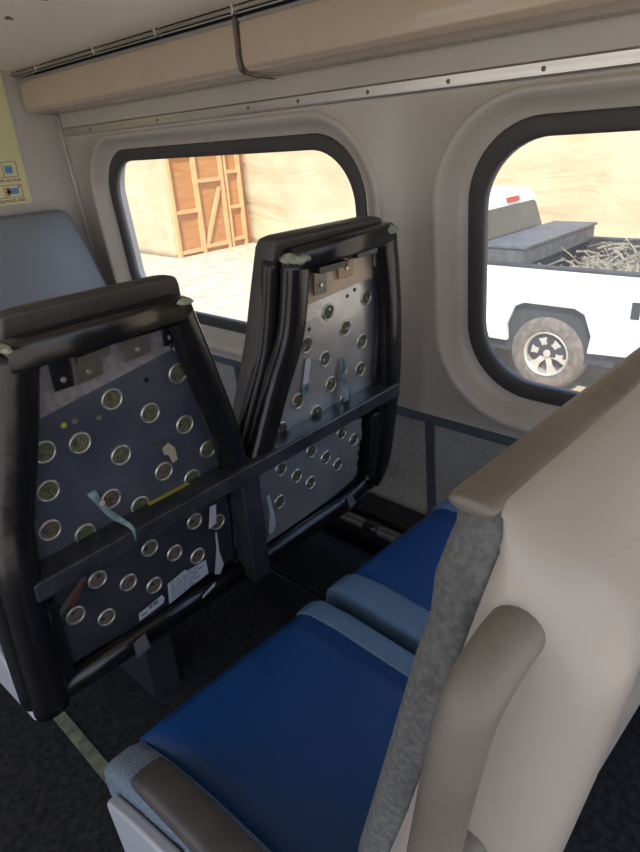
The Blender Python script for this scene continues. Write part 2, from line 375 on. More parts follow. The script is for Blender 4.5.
# ------------------------------------------------------------------ the stripped double seat in front
def F(z): return 1.0 + .0909*(-.68 - z)
NV = Vector((0,-1,-.0909)).normalized()
def pt(x, z, off=0.): return Vector((x, F(z)+off, z))
seat = thing('double_train_seat', 'stripped double train seat with bare metal back panels in black vinyl frames', 'seat', (.76, 1.3, -1.42))
def upright(name, pts, w, label=None, d=.052):
    bm = nb(); sweep(bm, smooth_path([pt(x, z, o) for x, z, o in pts], 5), ring2(w, d, 16, 2.6), ref=(0,1,0), wob=.012)
    return obj(name, bm, M['vinyl'], seat, smooth=True)
upright('upright_frame', [(.222,-.985,.005),(.225,-.80,-.012),(.232,-.64,-.012),(.250,-.54,0),(.288,-.40,0),(.320,-.262,0)], .068)
upright('upright_frame', [(.714,-.66,.0),(.712,-.62,0),(.700,-.55,0),(.655,-.40,0),(.612,-.262,0)], .062)
upright('upright_frame', [(.778,-.665,.0),(.792,-.64,0),(.850,-.50,0),(.903,-.38,0),(.922,-.225,0)], .066)
upright('upright_frame', [(1.225,-.94,.012),(1.262,-.88,.006),(1.272,-.74,0),(1.274,-.60,-.004),(1.264,-.42,0),(1.246,-.32,0),(1.225,-.225,0)], .074)
# secondary folds of the vinyl wrap along the outside of the uprights (forward layer)
def fold(pts, w, d):
    bm = nb(); sweep(bm, smooth_path([pt(x, z, o) for x, z, o in pts], 5), ring2(w, d, 12, 2.4), wob=.03); return obj('vinyl_wrap', bm, M['plastic'], seat, smooth=True)
fold([(.765,-.66,.042),(.81,-.56,.042),(.862,-.44,.042),(.882,-.34,.042),(.896,-.225,.042)], .050, .04)
fold([(.738,-.66,.045),(.722,-.56,.045),(.678,-.40,.045),(.638,-.262,.045)], .03, .04)
fold([(1.27,-.9,.045),(1.295,-.72,.045),(1.296,-.56,.045),(1.282,-.40,.045),(1.245,-.235,.045)], .045, .06)
fold([(.200,-.98,.045),(.207,-.64,.045),(.222,-.52,.045),(.262,-.38,.045),(.296,-.262,.045)], .04, .05)
def topbar(x0, x1, z0, z1):
    bm = nb(); sweep(bm, [pt(x0, z0, .002), pt((x0+x1)/2, (z0+z1)/2, .002), pt(x1, z1, .002)], ring2(.050, .056, 20, 4.5), ref=(0,1,0)); obj('top_frame', bm, M['vinyl'], seat, smooth=True)
topbar(.300, .618, -.266, -.262); topbar(.912, 1.236, -.228, -.215)
# crossbar, post, bottom tubes
bm = nb(); loft(bm, [[(x, 1.024, z),(x, .958, z-.001),(x, .957, z-.038),(x, 1.024, z-.040)] for x, z in ((.240,-.656),(.76,-.639),(1.285,-.622))]); obj('crossbar', bm, M['bar'], seat, bevel=.005)
bm = nb(); box(bm, .716, .768, .975, 1.035, -.962, -.66); obj('centre_post', bm, M['bar'], seat, bevel=.004)
bm = nb(); tube(bm, [pt(.222,-.955,.01), pt(.45,-.953,.01), pt(.735,-.95,.01)], .026, 14, ref=(0,1,0)); obj('bottom_tube', bm, M['vinyl'], seat, smooth=True)
bm = nb(); tube(bm, smooth_path([pt(.75,-.965,.012), pt(.95,-.955,.012), pt(1.12,-.95,.012), pt(1.23,-.93,.02)]), .024, 14, ref=(0,1,0)); obj('bottom_tube', bm, M['vinyl'], seat, smooth=True)
# side wings of black plastic at lower right and left
bm = nb(); loft(bm, [[pt(1.205,z,-.012), pt(x1,z,-.008), pt(x1+.008,z,.10), pt(1.21,z,.10)] for z, x1 in ((-.96,1.232),(-.93,1.262),(-.88,1.285),(-.80,1.298),(-.70,1.304))]); obj('side_wing', bm, M['plastic'], seat, bevel=.012, segs=3)
bm = nb(); loft(bm, [[pt(.252,z,-.002), pt(.252,z,.02), pt(.282,z,.02), pt(.282,z,-.002)] for z in (-.93,-.74)]); obj('side_wing', bm, M['plastic'], seat, bevel=.004)
# panels
def panel(name, poly, m, off=.022, th=.006, parent=None):
    bm = nb(); plate(bm, poly, off, off+th, lambda a,b,d: pt(a,b,d)); return obj(name, bm, m, parent or seat)
def ragged(a, b, n, amp):
    return [(a[0]+(b[0]-a[0])*i/n+random.uniform(-amp,amp), a[1]+(b[1]-a[1])*i/n+random.uniform(-amp,amp)*.4) for i in range(n+1)]
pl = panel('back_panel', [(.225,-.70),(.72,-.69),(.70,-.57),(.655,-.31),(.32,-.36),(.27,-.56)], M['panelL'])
panel('felt_strip', [(.335,-.388),(.600,-.343),(.650,-.335),(.63,-.25),(.31,-.262)], M['felt'], off=.019, th=.004)
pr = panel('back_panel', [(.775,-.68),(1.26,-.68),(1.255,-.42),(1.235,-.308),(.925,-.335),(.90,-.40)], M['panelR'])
panel('board_strip', [(.915,-.345),(1.255,-.318),(1.24,-.22),(.92,-.232)], M['board'], off=.019, th=.004)
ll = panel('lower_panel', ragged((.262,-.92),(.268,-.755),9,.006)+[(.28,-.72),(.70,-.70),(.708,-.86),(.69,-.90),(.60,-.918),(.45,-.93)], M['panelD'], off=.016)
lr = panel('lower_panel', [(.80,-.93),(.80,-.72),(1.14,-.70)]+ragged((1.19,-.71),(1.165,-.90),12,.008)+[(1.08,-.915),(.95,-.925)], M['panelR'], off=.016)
GR = {}
def grommet(parent, x, z, off, foam, r=.0205):
    bm = nb(); c = pt(x, z, off); ex = Vector((1,0,0)); ez = NV.cross(ex).normalized()
    prof = [(r-.0045,-.006),(r-.0035,.0015),(r-.002,.0035),(r,.003),(r+.001,0)]
    n = 20; rows = []
    for i in range(n):
        t = 2*PI*i/n; d = ex*math.cos(t)+ez*math.sin(t); rows.append([bm.verts.new(c+d*a+NV*h) for a, h in prof])
    for i in range(n):
        a, b = rows[i], rows[(i+1)%n]
        for j in range(len(prof)-1): bm.faces.new((a[j],a[j+1],b[j+1],b[j])).material_index = 0
    # the foam seen through the ring, with a dent
    rings = []; da, dr = random.uniform(0,2*PI), r*random.uniform(.2,.5)
    dent = ex*math.cos(da)*dr + ez*math.sin(da)*dr
    for q in (1., .75, .5, .25):
        row = []
        for i in range(n):
            t = 2*PI*i/n; p = (ex*math.cos(t)+ez*math.sin(t))*(r-.0042)*q
            dd = (p-dent).length; h = .0006+.0012*(1-q)+random.uniform(-.0003,.0003) - (.005 if dd < .0034 else 0)
            row.append(bm.verts.new(c+p+NV*h))
        rings.append(row)
    for a, b in zip(rings, rings[1:]):
        for i in range(n): bm.faces.new((a[i],a[(i+1)%n],b[(i+1)%n],b[i])).material_index = 1
    bm.faces.new(rings[-1]).material_index = 1
    obj('grommet', bm, [M['ring'], foam], parent, smooth=True)
for i, (x, z) in enumerate([(.471,-.399),(.543,-.454),(.397,-.459),(.469,-.516),(.615,-.394),(.617,-.508),(.324,-.525),(.433,-.598),(.554,-.592),(.31,-.603),(.667,-.588),(.37,-.646),(.49,-.644),(.619,-.640),(.333,-.45)]):
    grommet(pl, x, z, .022, M['foamb'] if i in (7,8,9) else M['foam'])
for x, z in [(.608,-.746),(.669,-.782),(.492,-.751),(.548,-.799),(.371,-.757),(.432,-.806),(.488,-.852),(.605,-.843),(.314,-.811),(.372,-.86)]:
    grommet(ll, x, z, .016, M['foamb'], .0195)
for x, z in [(1.05,-.374),(1.114,-.43),(.974,-.436),(1.04,-.491),(1.183,-.484),(.943,-.572),(1.063,-.567),(1.179,-.562),(1.193,-.369),(.884,-.628),(1.007,-.628),(1.12,-.628)]:
    grommet(pr, x, z, .022, M['foamb'] if x < .95 else M['foam'])
for x, z in [(.873,-.732),(.984,-.728),(1.038,-.773),(.927,-.779),(1.087,-.818),(.979,-.825),(1.102,-.723),(1.154,-.766),(.865,-.828)]:
    grommet(lr, x, z, .016, M['foamb'], .0195)
# brackets
def bracket(x, z, w, h, m, flange=True, bolt=True, off=.012, tilt=0):
    bm = nb()
    plate(bm, [(x-w/2,z-h/2),(x+w/2,z-h/2+tilt),(x+w/2,z+h/2+tilt),(x-w/2,z+h/2)], off, off-.004, lambda a,b,d: pt(a,b,d))
    if flange: plate(bm, [(x-w/2+.005,z+h/2-.012),(x+w/2+.012,z+h/2-.012+tilt),(x+w/2+.012,z+h/2+.002+tilt),(x-w/2+.005,z+h/2+.002)], off, off-.022, lambda a,b,d: pt(a,b,d))
    o = obj('bracket', bm, m, seat, bevel=.0015)
    if bolt:
        bm = nb(); c = pt(x, z-h*.15, off-.004)
        for r0, r1, h0 in ((.006,.005,.004),): 
            loft(bm, [[c+Vector((math.cos(2*PI*i/6)*r, 0, math.sin(2*PI*i/6)*r))+NV*hh for i in range(6)] for r, hh in ((r0,0),(r1,h0))])
        obj('bolt', bm, M['bolt'], o, bevel=.001)
    return o
bracket(.432,-.322,.052,.05,M['zinc'], tilt=.004); bracket(.386,-.322,.034,.05,M['plastic'],flange=False)
bracket(.528,-.309,.056,.052,M['zinc'], tilt=.004); bracket(.598,-.306,.028,.046,M['plastic'],flange=False)
bracket(1.005,-.288,.042,.062,M['zinc'], off=.008); bracket(1.100,-.268,.054,.062,M['brown'], off=.014, flange=False); bracket(1.135,-.25,.07,.016,M['plastic'], off=.004, bolt=False); bracket(1.205,-.262,.03,.055,M['zinc'],flange=False, off=.002)
bracket(1.012,-.258,.09,.012,M['plastic'], off=-.002, bolt=False)
# dark hinge arm behind the right edge of the panels
for pts in ([(.61,-.33,.012),(.640,-.40,.012),(.662,-.50,.012),(.69,-.60,.012)], [(1.215,-.29,.012),(1.235,-.40,.012),(1.24,-.50,.012),(1.235,-.6,.012)]):
    bm = nb(); sweep(bm, smooth_path([pt(*p) for p in pts]), ring2(.024,.012,8,3)); obj('hinge_arm', bm, M['bar'], seat, smooth=True)
# small screws and holes
for x, z, p, o_, m in [(.376,-.415,pl,.022,M['yellow']),(.545,-.385,pl,.022,M['plastic']),(.440,-.425,pl,.022,M['bolt']),(.396,-.415,pl,.022,M['bolt']),(1.147,-.34,pr,.022,M['plastic']),(.985,-.40,pr,.022,M['plastic']),(1.12,-.35,pr,.022,M['plastic']),(.297,-.775,ll,.016,M['paper']),(.276,-.835,ll,.016,M['bolt']),(.276,-.86,ll,.016,M['bolt'])]:
    bm = nb(); c = pt(x, z, o_); r = .0055
    loft(bm, [[c+Vector((math.cos(2*PI*i/10)*rr, 0, math.sin(2*PI*i/10)*rr))+NV*hh for i in range(10)] for rr, hh in ((r,0),(r*.8,.002))]); obj('rivet', bm, m, p, smooth=False)
# labels, tapes, straps
def tape(name, poly, m, parent, off, lift=.003, th=.0008):
    bm = nb(); n = len(poly); f = lambda i, d: pt(poly[i][0], poly[i][1], off-(poly[i][2] if len(poly[i]) > 2 else lift)+d)
    loft(bm, [[f(i,0) for i in range(n)], [f(i,th) for i in range(n)]]); return obj(name, bm, m, parent)
tg = tape('paper_label', [(.513,-.922),(.517,-.866),(.565,-.855),(.570,-.862),(.622,-.862),(.625,-.905),(.57,-.912)], M['paper'], seat, .016, .006)
tg['label'] = 'white printed paper label'
bm = nb()
for k in range(7):
    z = -.869-.007*k; x = .523
    while x < .60 - .004*k:
        l = random.uniform(.006,.018); plate(bm, [(x,z),(x+l,z+.0006),(x+l,z+.003),(x,z+.0024)], .0098, .0093, lambda a,b,d: pt(a,b,d)); x += l+.004
obj('print_lines', bm, M['ink'], tg)
tg = tape('sticker', [(.435,-.913),(.437,-.893),(.497,-.881),(.502,-.893),(.497,-.905)], M['paper'], seat, .016, .010)
bm = nb()
for x0, x1, z0, z1 in ((.462,.470,-.898,-.889),(.473,.485,-.896,-.887),(.442,.455,-.904,-.900)): plate(bm, [(x0,z0),(x1,z0+.001),(x1,z1+.001),(x0,z1)], .0058, .0052, lambda a,b,d: pt(a,b,d))
obj('print_lines', bm, M['ink'], tg)
tape('torn_tape', [(.638,-.782),(.647,-.724),(.664,-.727),(.660,-.778)], M['paper'], seat, .016, .008)
tape('torn_tape', [(.640,-.916),(.652,-.845),(.653,-.80),(.657,-.80),(.659,-.86),(.668,-.902),(.655,-.925)], M['paper'], seat, .016, .010)
tape('sticker', [(.585,-.943,.03),(.588,-.935,.03),(.625,-.920,.03),(.622,-.930,.03)], M['paper'], seat, .016)
bm = nb(); sweep(bm, smooth_path([pt(.396,-.560,.016),pt(.402,-.585,.004),pt(.418,-.618,-.008),pt(.434,-.640,-.04),pt(.436,-.672,-.044)],4), ring2(.016,.004,8), scale=[1.2,1.2,1.1,.9,.8,.8,.85,.9,.9,.8,.7,.6,.5,.4,.35,.3,.25]); obj('cloth_strap', bm, M['teal'], seat, smooth=True)
bm = nb(); c = pt(.403,-.582,-.002); loft(bm, [[c+Vector((math.cos(2*PI*i/10)*.006, 0, math.sin(2*PI*i/10)*.006))+NV*hh for i in range(10)] for hh in (0,.003)]); obj('rivet', bm, M['beige'], seat)
tape('metal_tab', [(.553,-.535),(.568,-.528),(.582,-.545),(.585,-.575),(.572,-.578),(.566,-.556),(.556,-.552)], M['beige'], seat, .022, .008)
tape('metal_tab', [(.530,-.524),(.550,-.520),(.562,-.530),(.545,-.536)], M['zinc'], seat, .022, .006)
tape('cloth_tag', [(.955,-.535),(.966,-.470),(.985,-.468),(.976,-.530)], M['paper'], seat, .022, .006)
tape('cloth_tag', [(.952,-.562),(.954,-.536),(.975,-.534),(.972,-.558)], M['teal'], seat, .022, .007)
bm = nb(); sweep(bm, smooth_path([pt(1.10,-.505,.016),pt(1.098,-.535,.010),pt(1.096,-.575,.006),pt(1.10,-.622,.000)],4), ring2(.024,.005,8), scale=[.3,.4,.5,.6,.7,.8,.9,1,1.1,1.1,1.1,1.1,1]); obj('cloth_strap', bm, M['teal'], seat, smooth=True)
bm = nb(); c = pt(1.100,-.540,.004); loft(bm, [[c+Vector((math.cos(2*PI*i/10)*.006, 0, math.sin(2*PI*i/10)*.006))+NV*hh for i in range(10)] for hh in (0,.003)]); obj('rivet', bm, M['beige'], seat)
tape('white_ribbon', [(.812,-.892),(.820,-.830),(.812,-.782),(.822,-.778),(.832,-.83),(.840,-.878),(.825,-.905)], M['paper'], seat, .016, .012)
bm = nb(); hexa(bm, [(.505,1.012,-.649),(.605,1.012,-.646),(.605,1.018,-.646),(.505,1.018,-.649),(.505,1.006,-.6462),(.605,1.006,-.6432),(.605,1.018,-.6432),(.505,1.018,-.6462)]); obj('yellow_edge', bm, M['yellow'], seat)
tape('clip', [(.398,-.972,.04),(.400,-.935,.03),(.430,-.928,.03),(.432,-.964,.04)], M['steel'], seat, .010)
tape('clip', [(1.105,-.965,.03),(1.10,-.93,.02),(1.12,-.922,.02),(1.13,-.955,.03)], M['steel'], seat, .010)
tape('red_smear', [(.300,-.775),(.345,-.735),(.350,-.742),(.315,-.790)], mat('rust_smear', (.12,.025,.02), .5), ll, .016, .001)
tape('stiff_edge', [(.26,-.765),(.285,-.775),(.345,-.728),(.350,-.735),(.29,-.79),(.27,-.80)], M['zinc'], ll, .016, .004)
# torn foam at the corners
def foamlump(x, z, sx, sz, off=-.005):
    bm = nb(); bmesh.ops.create_icosphere(bm, subdivisions=3, radius=1)
    c = pt(x, z, off)
    for v in bm.verts:
        k = 1+random.uniform(-.10,.10); v.co = Vector((v.co.x*sx*k, v.co.y*.032*k, v.co.z*sz*k))+c
    obj('torn_foam', bm, M['yfoam'], seat, smooth=True)
foamlump(.920,-.224,.035,.014,-.002); foamlump(1.228,-.206,.024,.013); foamlump(.298,-.246,.010,.006,-.014); foamlump(.618,-.246,.018,.007,-.01)
# front pads (the cushion side, seen over and beside the frames)
def frontpad(rows, name='back_pad'):
    bm = nb(); out = []
    for z, x0, x1, o0, o1 in rows:
        r = .02
        out.append([pt(x, z, o) for x, o in ((x0+.004,o0),(x0,o0+.012),(x0,o1-r),(x0+.006,o1-.006),(x0+r,o1),(x1-r,o1),(x1-.006,o1-.006),(x1,o1-r),(x1,o0+.012),(x1-.004,o0))])
    loft(bm, out); obj(name, bm, M['padv'], seat, bevel=.004)
def pr_(z, a, b): return (z, a, b, .034, .105)
frontpad([(-.95,.245,.725,.034,.10),(-.80,.235,.738,.034,.12),(-.70,.232,.742,.034,.13),(-.62,.240,.738,.034,.12),(-.50,.262,.708,.034,.095),(-.40,.285,.684,.034,.08),(-.28,.306,.655,.030,.075),(-.225,.315,.645,.022,.072),(-.210,.318,.640,.022,.066),(-.205,.332,.625,.030,.058)])
frontpad([(-.93,.79,1.26,.034,.10),(-.80,.778,1.29,.034,.12),(-.70,.775,1.30,.034,.13),(-.62,.788,1.305,.034,.12),(-.50,.820,1.305,.034,.11),(-.40,.846,1.296,.034,.105),(-.28,.868,1.275,.030,.10),(-.20,.882,1.256,.022,.095),(-.184,.888,1.248,.022,.09),(-.178,.90,1.235,.032,.078)])
# cushions, base of the front seat
def cushions(parent, dy):
    # (x bounds of the coloured bands) seat cushion section along Y
    yz = [(.80,-1.03),(.815,-.99),(.806,-.955),(.775,-.937),(.70,-.930),(.55,-.937),(.40,-.945),(.25,-.950)]
    zb = -1.04
    def band(name, x0, x1, m, rise=0, fr=0, parent_=parent):
        bm = nb(); secs = []
        nx = 6
        for i in range(nx+1):
            u = i/nx; x = x0+(x1-x0)*u; e = 4*u*(1-u)
            secs.append([(x, y+dy+fr*(1 if y > .7 else 0), z + rise*(.45+.55*e) if z > -.98 else z) for y, z in yz] + [(x, .25+dy, zb), (x, .78+dy, zb)])
        loft(bm, secs); return obj(name, bm, m, parent_, smooth=True, bevel=0)
    for x0, x1, side in ((.215,.748,0),(.797,1.285,1)):
        if side == 0:
            c = band('cushion', x0+.075, x1-.050, M['blue'], .004)
            c['label'] = 'blue centre of the cushion'
            bm = nb(); secs = []
            # aisle side bolster, rising towards the back
            bz = [(.800,-1.03),(.808,-.985),(.803,-.950),(.782,-.928),(.71,-.903),(.60,-.880),(.45,-.866),(.25,-.860)]
            for x, dz in ((.213,-.030),(.215,-.012),(.222,-.003),(.234,0),(.266,0),(.285,-.008),(.298,-.035)):
                secs.append([(x, y+dy-(.012 if dz < -.02 else 0), (z+dz if z > -1 else z)) for y, z in bz]+[(x,.25+dy,-1.04),(x,.77+dy,-1.04)])
            loft(bm, secs); obj('side_bolster', bm, M['grey'], parent, smooth=True)
            band('cushion_band', x1-.052, x1, M['stripe2'], .006, .006)
        else:
            band('cushion_band', x0, x0+.072, M['stripe2'], .006, .006)
            c = band('cushion', x0+.070, x1-.055, M['blue'], .004)
            band('cushion_band', x1-.057, x1, M['stripe2'], .006, .006)
    bm = nb(); box(bm, .215, 1.285, .27+dy, .785+dy, -1.075, -1.035); obj('seat_pan', bm, M['plastic'], parent, bevel=.004)
    bm = nb(); box(bm, .530, .615, .425+dy, .66+dy, -1.42, -1.07); obj('pedestal', bm, M['pedestal'], parent, bevel=.003)
    # aisle side shield and arm pad
    bm = nb(); poly = [(.205,-1.014),(.30,-.905),(.42,-.890),(.55,-.889),(.66,-.925),(.745,-.958),(.757,-.970),(.755,-.99),(.735,-1.115),(.72,-1.118)]
    loft(bm, [[(x, y+dy, z) for y, z in poly] for x in (.190,.212)]); obj('side_shield', bm, M['shield'], parent, bevel=.007, segs=3)
    bm = nb(); secs = []
    for y, z0, hw, th in ((.692,-.890,.020,.012),(.688,-.886,.026,.020),(.676,-.878,.029,.028),(.63,-.868,.030,.034),(.55,-.856,.030,.036),(.40,-.846,.030,.036),(.26,-.842,.030,.036)):
        secs.append([(.242+a, y+dy, z0+b) for a, b in ring2(hw*2, th*1.15, 16, 4)])
    loft(bm, secs); obj('arm_pad', bm, M['arm'], parent, smooth=True)
cushions(seat, .845)

# ------------------------------------------------------------------ the near double seat with shells
near = thing('double_train_seat', 'near double train seat with blue cushions and beige plastic back shell', 'seat', (.76, .45, -1.42))
cushions(near, 0)
SH = [(-.1955,.284,.736,.142,.136,.138),(-.201,.277,.743,.138,.124,.124),(-.220,.270,.750,.132,.098,.098),(-.250,.264,.756,.138,.074,.076),(-.285,.260,.760,.145,.059,.063),(-.33,.258,.762,.155,.063,.070),
      (-.40,.257,.763,.168,.071,.082),(-.49,.256,.764,.188,.083,.100),(-.60,.255,.765,.216,.100,.121),(-.75,.254,.766,.235,.130,.152),(-.90,.254,.766,.245,.16,.184),(-1.0,.256,.764,.255,.18,.205)]
def shell_parts(dx, side):
    bm = nb(); rows = []
    for z, x0, x1, yj, yc, ym in SH:
        d = yj-yc
        L_ = [(x0,yj),(x0,yj-d*.25),(x0+.002,yj-d*.5),(x0+.008,yj-d*.72),(x0+.018,yj-d*.87),(x0+.032,yj-d*.97),(x0+.052,yc),(x0+.08,yc*.6+ym*.4),(x0+.14,ym)]
        R_ = [(x0+x1-x, y) for x, y in reversed(L_)]
        rows.append([(x+dx, y, z) for x, y in L_+R_])
    vs = loft(bm, rows, cap0=True, cap1=True)
    obj('back_shell', bm, M['shell'], near, smooth=True)
    bm = nb(); rows = []
    for z, x0, x1, yj, yc, ym in [(-.198,.280,.740,.137,0,0),(-.203,.274,.746,.134,0,0),(-.216,.271,.749,.131,0,0)]+SH[2:-1]:
        th = .036
        z_ = z
        pr2 = [(x0+.001,yj+.0005),(x0-.001,yj+.008),(x0-.002,yj+th-.014),(x0+.004,yj+th-.004),(x0+.016,yj+th),(x0+.10,yj+th-.004),(x1-.10,yj+th-.004),(x1-.016,yj+th),(x1-.004,yj+th-.004),(x1+.002,yj+th-.014),(x1+.001,yj+.008),(x1-.001,yj+.0005)]
        rows.append([(x+dx+(.0016*math.sin(z_*70+i) if 0 < i < 4 else 0), y+(.003*math.sin(z_*46) if 1 < i < 10 else 0), z_) for i, (x, y) in enumerate(pr2)])
    loft(bm, rows); obj('back_pad', bm, M['padside'], near, smooth=True)
    # top roll
    bm = nb(); secs = []
    for x, k in ((.271,.75),(.273,.93),(.278,1),(.40,1.02),(.62,1.02),(.744,1),(.749,.93),(.751,.75)):
        secs.append([(x+dx, .1535+a*k, -.1985+b*k) for a, b in ring2(.033,.012,14,2.4)])
    loft(bm, secs); obj('top_roll', bm, M['padtop'], near, smooth=True)
shell_parts(0, 0); shell_parts(.538, 1)
bm = nb(); pts = smooth_path([(.268,.116,-.265),(.252,.116,-.266),(.232,.117,-.274),(.2205,.119,-.288),(.217,.122,-.310),(.215,.127,-.35),(.212,.132,-.40),(.212,.138,-.450),(.220,.140,-.470),(.240,.138,-.478),(.268,.138,-.480)], 6)
sweep(bm, pts, ring2(.034,.034,20), ref=(0,1,0)); obj('grab_handle', bm, M['handle'], near, smooth=True)
# support tube of the seats along the wall
t = thing('support_tube', 'black support tube with collar running beside the wall heater', 'tube', (1.32, 1.1, -1.2))
bm = nb(); tube(bm, [(1.322, Y_BACK+.5, -1.185), (1.318, 1.20, -1.185), (1.316,1.5,-1.185)], .020, 14, ref=(0,0,1)); obj('tube', bm, M['zinc'], t, smooth=True)
for y in (1.10, .6): 
    bm = nb(); tube(bm, [(1.32, y-.03, -1.185), (1.32, y+.03, -1.185)], .024, 14, ref=(0,0,1)); obj('collar', bm, M['plastic'], t, smooth=True)
for y in (1.45, -.5):
    bm = nb(); box(bm, 1.306, 1.334, y-.015, y+.015, -1.42, -1.20); obj('leg', bm, M['bar'], t)

# ------------------------------------------------------------------ outside
ZG = -2.56
bm = nb()
n = 60
def gh(x, y):
    return ZG
gv = [[bm.verts.new((-30+80*i/n, -35+80*j/n, ZG)) for j in range(n+1)] for i in range(n+1)]
for i in range(n):
    for j in range(n): bm.faces.new((gv[i][j],gv[i+1][j],gv[i+1][j+1],gv[i][j+1]))
struct(obj('ground', bm, M['sand']))
def wavy(bm, p0, p1, z0, z1, nu, nv, amp, th, nrm):
    a, b, nrm = Vector(p0), Vector(p1), Vector(nrm); g = []
    ph = [random.uniform(0, 6) for _ in range(8)]
    for s in (0, 1):
        rows = []
        for i in range(nu+1):
            q = a.lerp(b, i/nu); r = []
            for j in range(nv+1):
                z = z0+(z1-z0)*j/nv; L = (b-a).length*i/nu
                d = amp*.6*(math.sin(L*.9+ph[0]+z*.5)+.6*math.sin(z*2.6+ph[1]+.4*math.sin(L*.7))+.4*math.sin(L*2.3+ph[2]-z*1.7)+.5*max(0, math.sin(z*4+.3*math.sin(L)+ph[3]))**6)
                r.append(bm.verts.new((q.x+nrm.x*d-nrm.x*th*s, q.y+nrm.y*d-nrm.y*th*s, z)))
            rows.append(r)
        g.append(rows)
        for i in range(nu):
            for j in range(nv): bm.faces.new((rows[i][j],rows[i+1][j],rows[i+1][j+1],rows[i][j+1]))
    A, B = g
    for i in range(nu):
        for j in (0, nv): bm.faces.new((A[i][j],A[i+1][j],B[i+1][j],B[i][j]))
    for j in range(nv):
        for i in (0, nu): bm.faces.new((A[i][j],A[i][j+1],B[i][j+1],B[i][j]))
bm = nb(); wavy(bm, (9.35,14.16,0), (9.35,34,0), ZG, 2.0, 60, 24, .05, .3, (-1,0,0))
tag(obj('sheeted_wall', bm, M['tarp'], smooth=True), 'tan sheeted wall outside, left of the plywood doorway', 'wall')
bm = nb(); wavy(bm, (11.9,-16,0), (11.9,14.12,0), ZG, 2.0, 110, 24, .06, .3, (-1,0,0))
tag(obj('sheeted_wall', bm, M['tarp'], smooth=True), 'long tan sheeted wall outside behind the white pickup', 'wall')
t = thing('plywood_doorway', 'orange plywood panel framed with pine studs outside the far window', 'doorway', (10.5, 14.2, ZG))
obj('plywood_sheet', bx(9.38, 11.95, 14.12, 14.15, ZG, 1.2), M['ply'], t)
for x0, x1 in ((9.34,9.43),(10.12,10.22),(11.0,11.08),(11.14,11.20),(11.60,11.68)):
    obj('stud', bx(x0, x1, 14.02, 14.12, ZG, 1.2), M['lumber'], t)
for x0, x1, zs in ((9.43,10.12,(-2.5,-1.50,-.1)),(10.22,11.0,(-2.45,-.80)),(11.20,11.60,(-2.4,-1.55,-.65))):
    for z in zs: obj('cross_rail', bx(x0, x1, 14.04, 14.12, z, z+.09), M['lumber'], t)
bm = nb(); loft(bm, [[(10.24,y,-2.36),(10.36,y,-2.36),(10.98,y,-.95),(10.88,y,-.95)] for y in (14.05,14.11)]); obj('brace', bm, M['lumber'], t)

# white pickup
tr = thing('pickup_truck', 'white pickup truck with black toolbox parked outside the near window', 'truck', (6.85, 3.4, ZG))
X0, X1 = 5.90, 7.80
def arch(yc, r, n=12): return [(yc+r*math.cos(PI-PI*i/n), r) for i in range(n+1)]
def side_outline():
    zb, zr = ZG+.48, -1.285
    pts = [(1.25, zb+.06),(1.25,zr),(3.46,zr),(3.50,-1.28),(5.05,-1.30),(6.35,-1.36),(6.68,-1.50),(6.72,-1.85),(6.66,zb)]
    for yc in (5.95, 2.56):
        a = [(yc+.42, zb),(yc+.44,-1.90),(yc+.36,-1.70),(yc+.26,-1.655),(yc-.26,-1.655),(yc-.36,-1.70),(yc-.44,-1.90),(yc-.42,zb)]
        pts += a
    return pts
for xa, xb in ((X0, X0+.07),(X1-.07, X1)):
    bm = nb(); loft(bm, [[(x, y, z) for y, z in side_outline()] for x in (xa, xb)]); obj('body_side', bm, M['white'], tr, bevel=.02)
obj('tailgate', bx(X0+.07, X1-.07, 1.25, 1.31, ZG+.6, -1.29), M['white'], tr, bevel=.015)
bm = nb(); box(bm, X0+.07, X1-.07, 1.31, 3.46, ZG+.72, ZG+.78); box(bm, X0+.07, X0+.10, 1.31, 3.46, ZG+.78, -1.30); box(bm, X1-.10, X1-.07, 1.31, 3.46, ZG+.78, -1.30); box(bm, X0+.07, X1-.07, 3.40, 3.46, ZG+.78, -1.27)
obj('bed_liner', bm, M['dark'], tr)
obj('bed_rail', bx(X0-.005, X0+.10, 1.26, 3.44, -1.295, -1.27), M['dark'], tr, bevel=.006)
obj('bed_rail', bx(X1-.10, X1+.005, 1.26, 3.44, -1.295, -1.27), M['dark'], tr, bevel=.006)
bm = nb(); loft(bm, [[(X0+.06,3.48,-1.29),(X1-.06,3.48,-1.29),(X1-.06,5.5,-1.29),(X0+.06,5.5,-1.29)],[(X0+.22,3.62,-.73),(X1-.14,3.62,-.73),(X1-.14,4.75,-.73),(X0+.22,4.75,-.73)],[(X0+.32,3.74,-.67),(X1-.24,3.74,-.67),(X1-.24,4.6,-.67),(X0+.32,4.6,-.68)]])
obj('cab', bm, M['white'], tr, bevel=.05, segs=3)
def cabrear(x, z, d): 
    k = (z+1.29)/.56; return (x, 3.48+.14*k-d, z)
bm = nb(); plate(bm, [(X0+.16,-1.22),(X1-.10,-1.22),(X1-.19,-.86),(X1-.23,-.83),(X0+.32,-.83),(X0+.28,-.86)], .012, -.002, lambda a,b,d: cabrear(a,b,d)); obj('rear_window', bm, M['tint'], tr)
bm = nb(); plate(bm, [(6.92,-.80),(7.20,-.80),(7.20,-.745),(6.92,-.745)], .02, 0, lambda a,b,d: cabrear(a,b,d)); obj('brake_lamp', bm, M['brake'], tr)
bm = nb(); loft(bm, [[(X0+.08,3.7,-1.24),(X0+.08,5.2,-1.26),(X0+.19,4.75,-.80),(X0+.19,3.8,-.80)],[(X0+.11,3.7,-1.24),(X0+.11,5.2,-1.26),(X0+.22,4.75,-.80),(X0+.22,3.8,-.80)]]); obj('side_window', bm, M['tint'], tr)
